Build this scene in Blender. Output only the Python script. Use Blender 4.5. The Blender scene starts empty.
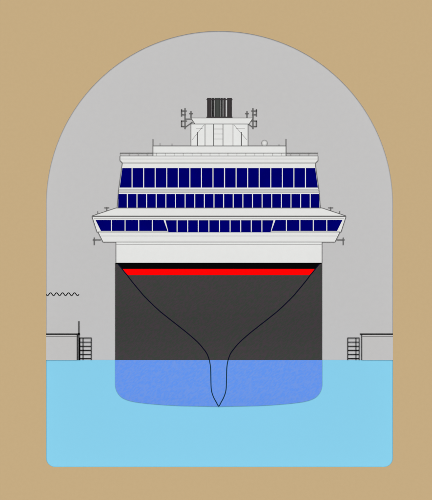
import bpy, bmesh, math, random
from mathutils import Vector
random.seed(3)
S=0.1037
def X(p): return (p-219.5)*S
def Z(p): return (360.0-p)*S
SUN=4.5
F=SUN/math.pi*1.0
def lin(c):
    c/=255.0
    return c/12.92 if c<=0.04045 else ((c+0.055)/1.055)**2.4
def tgt(rgb,k=1.0): return tuple(min(0.95,lin(c)/(F*k)) for c in rgb)+(1,)
scene=bpy.context.scene
def mat(name,rgb,rgb2=None,scale=8,k=1.0,rough=1.0,spec=0.0,kind='noise',raw=None):
    m=bpy.data.materials.new(name); m.use_nodes=True
    nt=m.node_tree; b=nt.nodes['Principled BSDF']
    b.inputs['Roughness'].default_value=rough
    b.inputs['Specular IOR Level'].default_value=spec
    c1=tgt(rgb,k)
    c2=tgt(rgb2,k) if rgb2 else tuple(x*0.97 for x in c1[:3])+(1,)
    tc=nt.nodes.new('ShaderNodeTexCoord')
    rp=nt.nodes.new('ShaderNodeValToRGB')
    n=nt.nodes.new('ShaderNodeTexNoise'); n.inputs['Scale'].default_value=scale; n.inputs['Detail'].default_value=2
    rp.color_ramp.elements[0].position=0.40; rp.color_ramp.elements[1].position=0.60
    if kind=='hatch':
        mp=nt.nodes.new('ShaderNodeMapping'); mp.inputs['Rotation'].default_value=(0,math.radians(40),0)
        mp2=nt.nodes.new('ShaderNodeMapping'); mp2.inputs['Scale'].default_value=(0.55,0.3,1.6)
        nt.links.new(tc.outputs['Object'],mp.inputs['Vector']); nt.links.new(mp.outputs['Vector'],mp2.inputs['Vector'])
        nt.links.new(mp2.outputs['Vector'],n.inputs['Vector'])
    else:
        nt.links.new(tc.outputs['Object'],n.inputs['Vector'])
    rp.color_ramp.elements[0].color=c1; rp.color_ramp.elements[1].color=c2
    nt.links.new(n.outputs['Fac'],rp.inputs['Fac']); nt.links.new(rp.outputs['Color'],b.inputs['Base Color'])
    return m
M_rock=mat('rock',(195,171,131),(194,170,130),3)
M_grey=mat('tunnel_concrete',(192,192,193),(191,191,192),2)
M_white=mat('white_ship_paint',(224,226,226),(223,225,225),2)
M_trim=mat('grey_trim',(100,100,100))
M_lt=mat('light_trim',(166,166,166))
M_black=mat('black_paint',(8,8,8))
M_navy=mat('seam_line',(14,14,40))
M_red=mat('red_paint',(255,4,4),(252,2,2),k=0.72)
M_hull=mat('hull_paint',(69,62,67),(59,65,60),5.0,k=0.90,kind='hatch')
M_glass=mat('window_glass',(0,0,110),(0,0,104),1)
M_green=mat('funnel_grey',(70,74,72))
# submerged
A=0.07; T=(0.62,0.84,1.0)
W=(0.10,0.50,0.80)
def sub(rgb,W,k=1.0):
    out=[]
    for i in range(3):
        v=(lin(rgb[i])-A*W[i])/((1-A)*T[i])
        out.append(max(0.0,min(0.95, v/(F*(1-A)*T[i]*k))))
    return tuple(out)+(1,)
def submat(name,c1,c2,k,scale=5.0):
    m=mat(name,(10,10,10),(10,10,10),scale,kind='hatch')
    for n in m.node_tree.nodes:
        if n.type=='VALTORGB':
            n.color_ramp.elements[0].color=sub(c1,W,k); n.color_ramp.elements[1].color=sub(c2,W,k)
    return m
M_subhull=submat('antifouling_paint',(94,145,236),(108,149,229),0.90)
M_subwall=submat('submerged_lining',(133,203,232),(133,203,232),1.0)
def watermat():
    m=bpy.data.materials.new('water'); m.use_nodes=True; nt=m.node_tree
    for n in list(nt.nodes): nt.nodes.remove(n)
    o=nt.nodes.new('ShaderNodeOutputMaterial'); mx=nt.nodes.new('ShaderNodeMixShader')
    d=nt.nodes.new('ShaderNodeBsdfDiffuse'); t=nt.nodes.new('ShaderNodeBsdfTransparent')
    d.inputs['Color'].default_value=tuple(w/F for w in W)+(1,)
    t.inputs['Color'].default_value=T+(1,)
    mx.inputs[0].default_value=1-A
    nt.links.new(d.outputs[0],mx.inputs[1]); nt.links.new(t.outputs[0],mx.inputs[2]); nt.links.new(mx.outputs[0],o.inputs[0])
    return m
M_water=watermat()

def newobj(name,bm,mats,parent=None,smooth=False):
    me=bpy.data.meshes.new(name); bmesh.ops.recalc_face_normals(bm,faces=bm.faces[:]); bm.to_mesh(me); bm.free()
    for m in mats: me.materials.append(m)
    if smooth:
        for p in me.polygons: p.use_smooth=True
    o=bpy.data.objects.new(name,me); scene.collection.objects.link(o)
    if parent: o.parent=parent
    return o
def empty(name):
    o=bpy.data.objects.new(name,None); scene.collection.objects.link(o); return o
def prism(bm,pts,y0,y1,mi=0):
    a=[bm.verts.new((X(x),y0,Z(z))) for x,z in pts]; b=[bm.verts.new((X(x),y1,Z(z))) for x,z in pts]
    n=len(pts); fs=[bm.faces.new(a),bm.faces.new(b[::-1])]
    for i in range(n): fs.append(bm.faces.new((a[i],b[i],b[(i+1)%n],a[(i+1)%n])))
    for f in fs: f.material_index=mi
def rect(bm,x0,z0,x1,z1,y0,y1,mi=0): prism(bm,[(x0,z0),(x1,z0),(x1,z1),(x0,z1)],y0,y1,mi)
def bar(bm,p,q,w,y0,y1,mi=0):
    dx,dz=q[0]-p[0],q[1]-p[1]; L=math.hypot(dx,dz) or 1; nx,nz=-dz/L*w/2,dx/L*w/2
    prism(bm,[(p[0]+nx,p[1]+nz),(q[0]+nx,q[1]+nz),(q[0]-nx,q[1]-nz),(p[0]-nx,p[1]-nz)],y0,y1,mi)
def outline(bm,pts,w,y,mi=0,close=True):
    n=len(pts)
    for i in range(n if close else n-1):
        bar(bm,pts[i],pts[(i+1)%n],w,y-0.02-0.002*i,y+0.01,mi)
def tube(name,pts,r,m,parent=None):
    cu=bpy.data.curves.new(name,'CURVE'); cu.dimensions='3D'; cu.bevel_depth=r; cu.bevel_resolution=2
    s=cu.splines.new('POLY'); s.points.add(len(pts)-1)
    for i,p in enumerate(pts): s.points[i].co=(*p,1)
    cu.materials.append(m); o=bpy.data.objects.new(name,cu); scene.collection.objects.link(o)
    if parent:o.parent=parent
    return o

# ---------- tunnel ----------
def bore(off=0.0,bottom=467.0):
    pts=[]; L,R=46+off,393-off; cx=219.5; r=173.5-off
    for i in range(129):
        a=math.pi*i/128; pts.append((cx+r*math.cos(a)*1.0,204.5-r*math.sin(a)))
    cr=9
    for i in range(9):
        a=math.pi+ -math.pi/2*i/8; pts.append((L+cr+cr*math.cos(a),bottom-off-cr+cr*math.sin(a)))
    for i in range(9):
        a=math.pi/2-math.pi/2*i/8; pts.append((R-cr+cr*math.cos(a),bottom-off-cr+cr*math.sin(a)))
    return pts
END=46.0
bm=bmesh.new()
inner=[bm.verts.new((X(x),0,Z(z))) for x,z in bore()]
outer=[bm.verts.new(v) for v in [(-160,0,-60),(160,0,-60),(160,0,95),(-160,0,95)]]
es=[]
for loop in (inner,outer):
    for i in range(len(loop)): es.append(bm.edges.new((loop[i],loop[(i+1)%len(loop)])))
bmesh.ops.triangle_fill(bm,edges=es,use_beauty=True)
r=bmesh.ops.extrude_face_region(bm,geom=bm.faces[:])
bmesh.ops.translate(bm,verts=[v for v in r['geom'] if isinstance(v,bmesh.types.BMVert)],vec=(0,END+6,0))
newobj('rock_mountain',bm,[M_rock])
tun=empty('tunnel')
bm=bmesh.new(); pts=bore(0.03)
a=[bm.verts.new((X(x),0.02,Z(z))) for x,z in pts]; b=[bm.verts.new((X(x),END+1,Z(z))) for x,z in pts]
for i in range(len(a)): bm.faces.new((a[i],b[i],b[(i+1)%len(a)],a[(i+1)%len(a)]))
newobj('lining',bm,[M_grey],tun)
bm=bmesh.new(); rect(bm,40,20,400,360,END,END+1); newobj('end_wall',bm,[M_grey],tun)
bm=bmesh.new(); rect(bm,40,360.0,400,475,END,END+1); newobj('submerged_end_wall',bm,[M_subwall],tun)
# water
bm=bmesh.new(); rect(bm,44,360,395,470,0.25,END+2); newobj('water',bm,[M_water])
# ground in front of the cut
bm=bmesh.new(); bmesh.ops.create_grid(bm,x_segments=1,y_segments=1,size=1500)
o=newobj('ground',bm,[M_rock]); o.location=(0,0,-45)

# ---------- quays ----------
def quay(mirror):
    f=(lambda x:439-x+0.0) if mirror else (lambda x:x)
    q=empty('quay')
    bm=bmesh.new()
    rect(bm,f(46),335,f(77),360,3,END,0)
    newobj('quay_wall',bm,[M_grey],q)
    bm=bmesh.new()
    rect(bm,f(46),333.5,f(79),334.6,2.9,END,0)
    rect(bm,f(46),336.0,f(76.5),336.7,2.96,3.05,1)
    rect(bm,f(76.6),334.7,f(77.6),360,2.95,3.05,0)
    newobj('coping',bm,[M_black,M_trim],q)
    l=empty('ladder'); bm=bmesh.new()
    for x in (79.8,83.0,91.2): rect(bm,f(x-.4),338,f(x+.4),360,2.6,2.7)
    for i in range(6):
        z=338+i*4.1; rect(bm,f(79.4),z-.45,f(91.6),z+.45,2.55,2.598)
    newobj('rungs_and_stiles',bm,[M_black],l)
quay(False); quay(True)
bm=bmesh.new(); rect(bm,78.4,321,79.4,360,2.2,2.3); rect(bm,77.9,333,79.9,335,2.15,2.35); newobj('mooring_post',bm,[M_black])
bm=bmesh.new()
zz=[]; n=60
for i in range(n+1):
    x=46+33*i/n; zz.append((x,294.2+1.5*math.sin(i/n*math.pi*2*5.5)))
for i in range(n): bar(bm,zz[i],zz[i+1],1.0,END-0.04-0.0004*i,END-0.005)
newobj('water_level_mark',bm,[M_black])

# ---------- ship ----------
ship=empty('cruise_ship'); C=218.7
curve=[(263,101.5),(269,96.5),(275,92),(285,84),(295,75.5),(303,68),(312,58),(320,48),(328,37.5),(335,29),(342,21),(349,14.8),(354,11.5),(360,9.3),(366,8.2),(372,7.9),(380,7.8),(388,7.6),(393,6.8),(398,4.8),(402,2.6),(405,0.9),(406.5,0)]
rows=[]
for i in range(len(curve)-1):
    (z0,h0),(z1,h1)=curve[i],curve[i+1]
    k=3 if z0<400 else 2
    for j in range(k): rows.append((z0+(z1-z0)*j/k,h0+(h1-h0)*j/k))
rows.append(curve[-1])
def smooth_h():
    hs=[h for z,h in rows]
    for it in range(2):
        hs=[hs[0]]+[0.25*hs[i-1]+0.5*hs[i]+0.25*hs[i+1] for i in range(1,len(hs)-1)]+[hs[-1]]
    return [(rows[i][0],hs[i]) for i in range(len(rows))]
rows=smooth_h()
def hwm(z):
    if z<=384: return 103.5
    if z<=400:
        u=(z-384)/16; return 103.5-15*(1-math.sqrt(max(0,1-u*u*0.98)))
    base=103.5-15*(1-math.sqrt(0.02)); u=(z-400)/6.5
    return base*math.sqrt(max(0,1-u**1.6))
K=0.42
bm=bmesh.new(); YC=10.0; YS=41
grid=[]
for z,h in rows:
    hm=max(hwm(z),h); r=[]
    yy=lambda x:YC+K*(x-h)*S
    pl=[(0,yy(0)),(h*0.5,yy(h*.5)),(h,yy(h)),((h+hm)/2,yy((h+hm)/2)),(hm,yy(hm)),(hm,YS),(0,YS+0.5)]
    for s in (-1,1):
        r.append([bm.verts.new((X(C+s*x),y,Z(z))) for x,y in pl])
    grid.append(r)
for i in range(len(grid)-1):
    z=rows[i][0]
    for s in (0,1):
        for j in range(6):
            f=bm.faces.new((grid[i][s][j],grid[i][s][j+1],grid[i+1][s][j+1],grid[i+1][s][j]))
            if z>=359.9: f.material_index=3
            elif j<2 and z<268.9: f.material_index=1
            elif j<2 and z<274.9: f.material_index=2
            else: f.material_index=0
for s in (0,1):
    f=bm.faces.new(grid[0][s]); f.material_index=4
bmesh.ops.remove_doubles(bm,verts=bm.verts[:],dist=0.002)
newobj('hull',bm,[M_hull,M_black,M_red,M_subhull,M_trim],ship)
full=[(C-h,z) for z,h in rows]+[(C+h,z) for z,h in rows[::-1]]
tube('bow_seam_line',[(X(x),YC-0.04,Z(z)) for x,z in full],0.055,M_navy,ship)
bm=bmesh.new(); bar(bm,(116,263.4),(321.5,263.4),1.2,9.6,10.4,0); newobj('bulwark_cap',bm,[M_black],ship)

def part(name,pts,y0,y1,w=0.7,m=M_white,tr=M_trim):
    bm=bmesh.new(); prism(bm,pts,y0,y1,0); outline(bm,pts,w,y0,1); return newobj(name,bm,[m,tr],ship)
part('forward_deckhouse',[(116,242),(322,242),(322,263),(116,263)],16.6,40)
part('bridge_wing_underside',[(98,232),(340,232),(335,242),(103,242)],15.0,22)
part('bridge_wing_wall',[(92,216.5),(346,216.5),(341,232),(97,232)],14.8,22)
part('bridge_wing_roof',[(116,208),(322,208),(346,216),(92,216)],14.6,22.2)
part('lower_deck_wall',[(118.5,191),(319,191),(321,216),(116.5,216)],16.4,40)
part('upper_deck_wall',[(122.5,162),(315,162),(319,191),(118.5,191)],16.8,40)
part('roof_slab',[(120,156),(318,156),(318,160.5),(315.5,163),(122.5,163),(120,160.5)],16.2,40)
part('top_deckhouse',[(153,146),(286,146),(286,156),(153,156)],19,38)
part('mast_house',[(191,124),(248,124),(248,146),(191,146)],22,32,0.6)
part('mast_tower',[(205,121),(233,121),(233,146),(205,146)],21,30,0.6)
part('mast_platform',[(191,118),(253,118),(249,124),(195,124)],20.6,31,0.6)
# ledges and rails
bm=bmesh.new()
for z,x0,x1,y in ((189.5,119,319,16.3),(192.5,118.5,319.5,16.3),(218.7,94,344,14.75),(236,101,337,14.95),(244.5,116.3,321.7,16.5),(159,120,318,16.15)):
    rect(bm,x0,z-.3,x1,z+.3,y-0.05,y+0.1,0)
rect(bm,120,152.7,318,153.5,16.3,16.36,1)
for i in range(23):
    x=120.4+i*(317.6-120.4)/22; rect(bm,x-.25,153,x+.25,156,16.3,16.36,0)
for x in (153,286): rect(bm,x-.4,139,x+.4,156,18.8,18.9,1)
for x,z0 in ((160,143),(172,143.5),(279,144)): rect(bm,x-.3,z0,x+.3,146,19.1,19.2,0)
rect(bm,153,145.6,286,146.2,18.85,18.95,1)
# mast lines
for x in (213.5,223): rect(bm,x-.35,124.2,x+.35,145.8,20.9,21,1)
for z in (129,134,139): rect(bm,213.5,z-.3,223,z+.3,20.92,20.98,0)
rect(bm,196,128,203,128.6,21.9,22,0); rect(bm,236,128,245,128.6,21.9,22,0)
bar(bm,(192,140),(204,125),0.6,21.9,21.98,0); bar(bm,(247,140),(234,125),0.6,21.9,21.98,0)
rect(bm,197,132,198,145.8,21.88,21.96,1); rect(bm,241,132,242,145.8,21.88,21.96,1)
newobj('rails_and_ledges',bm,[M_lt,M_trim],ship)
# antennas
bm=bmesh.new()
for c,s in ((185.0,1),(253.0,-1)):
    rect(bm,c-.6,108,c+.6,129,21,21.1)
    for z,l in ((111,5.5),(114.8,4),(121,6),(126.5,5)):
        rect(bm,c-l/2-1.0*s,z-.55,c+l/2-1.0*s,z+.55,20.9,20.98)
    rect(bm,c-3.4*s-.6,109,c-3.4*s+.6,116.5,20.9,20.97)
    rect(bm,c-3.4*s-.6,120.5,c-3.4*s+.6,127,20.9,20.97)
    bar(bm,(c,119),(c+8*s,119),1.0,21.1,21.2); bar(bm,(c,127.5),(c+7.5*s,122),0.9,21.1,21.2)
    rect(bm,c+6*s-.6,111,c+6*s+.6,118,21,21.1); rect(bm,c+6*s-1.8,113,c+6*s+1.8,114.2,20.9,20.99)
newobj('antennas',bm,[M_trim],ship)
# radome
bm=bmesh.new(); bmesh.ops.create_uvsphere(bm,u_segments=20,v_segments=12,radius=0.32); bmesh.ops.translate(bm,verts=bm.verts[:],vec=(X(264.5),19.8,Z(143)))
rect(bm,262.5,143,266.5,146,19.6,20); newobj('radome',bm,[M_white],ship,True)
# funnels
bm=bmesh.new()
def cyl(x0,x1,z0,z1,yc,mi):
    r=(x1-x0)/2*S; n=20; cx=X((x0+x1)/2)
    a=[bm.verts.new((cx+r*math.cos(2*math.pi*i/n),yc+r*math.sin(2*math.pi*i/n),Z(z0))) for i in range(n)]
    b=[bm.verts.new((v.co.x,v.co.y,Z(z1))) for v in a]
    fs=[bm.faces.new(a),bm.faces.new(b)]
    for i in range(n): fs.append(bm.faces.new((a[i],a[(i+1)%n],b[(i+1)%n],b[i])))
    for f in fs: f.material_index=mi
for x0,x1,mi in ((207.2,211.6,0),(212.2,213.8,2),(214.6,220.5,1),(221.2,222.6,2),(223.4,225.6,0),(227.2,231.8,0)):
    cyl(x0,x1,98,118,24,mi)
rect(bm,206.5,99,232.5,99.8,23.5,23.6,0); rect(bm,206.5,116.6,232.5,117.8,23.5,24.5,0)
newobj('funnels',bm,[mat('funnel_dark',(62,58,60)),M_green,M_black],ship)
# windows: mullions upright, only the outer edges raked
gb=bmesh.new()
def winrow(tl,tr,bl,br,zt,zb,n,y,gap=0.9):
    L0,R0=(tl+bl)/2,(tr+br)/2; w=(R0-L0)/n
    for i in range(n):
        xl=L0+w*i; xr=xl+w
        lt,lb=(tl,bl) if i==0 else (xl,xl)
        rt,rb=(tr,br) if i==n-1 else (xr,xr)
        prism(gb,[(lt+gap/2,zt),(rt-gap/2,zt),(rb-gap/2,zb),(lb+gap/2,zb)],y-0.04,y+0.05,0)
winrow(121.8,315.7,119.2,318.4,168,187.6,17,16.75)
winrow(117.9,319.6,117.5,320.2,194,213.4,21,16.33)
winrow(95.0,164,100.5,168,220,231,5,14.72,0.9)
winrow(165,274,168,271,220.2,232.4,10,14.70,0.9)
winrow(275,343,271,337.5,220,231,5,14.72,0.9)
newobj('windows',gb,[M_glass],ship)
bm=bmesh.new()
for s in (-1,1):
    c=218.7
    rect(bm,c+s*118,239.4,c+s*126,240.4,14.9,15,0); rect(bm,c+s*124,237.5,c+s*125,245.0,14.88,14.98,0)
    rect(bm,c+s*112-2.5,207.4,c+s*112+2.5,208.2,15,15.1,0)
    rect(bm,c+s*112-.4,207,c+s*112+.4,212,15.12,15.2,0); rect(bm,c+s*121-.3,211,c+s*121+.3,214,15,15.1,0)
newobj('wing_lamps',bm,[M_trim],ship)

# ---------- light, sky, camera ----------
w=bpy.data.worlds.new('World'); scene.world=w; w.use_nodes=True; nt=w.node_tree
sk=nt.nodes.new('ShaderNodeTexSky'); sk.sky_type='NISHITA'; sk.sun_disc=False
el=math.radians(0.05); sk.sun_elevation=el; sk.sun_rotation=math.radians(180)
bg=nt.nodes['Background']; nt.links.new(sk.outputs[0],bg.inputs[0]); bg.inputs[1].default_value=0.05
ld=bpy.data.lights.new('sun','SUN'); ld.energy=SUN; ld.angle=math.radians(0.3); ld.color=(1,0.99,0.975)
lo=bpy.data.objects.new('sun',ld); scene.collection.objects.link(lo); lo.location=(0,-80,20)
lo.rotation_euler=(math.radians(90)-el,0,0)
cam=bpy.data.cameras.new('camera'); cam.type='ORTHO'; cam.ortho_scale=500*S; cam.clip_end=2000
co=bpy.data.objects.new('camera',cam); scene.collection.objects.link(co)
co.location=(X(216),-120,Z(250)); co.rotation_euler=(math.radians(90),0,0); scene.camera=co
scene.view_settings.view_transform='Standard'; scene.view_settings.look='None'; scene.view_settings.exposure=0
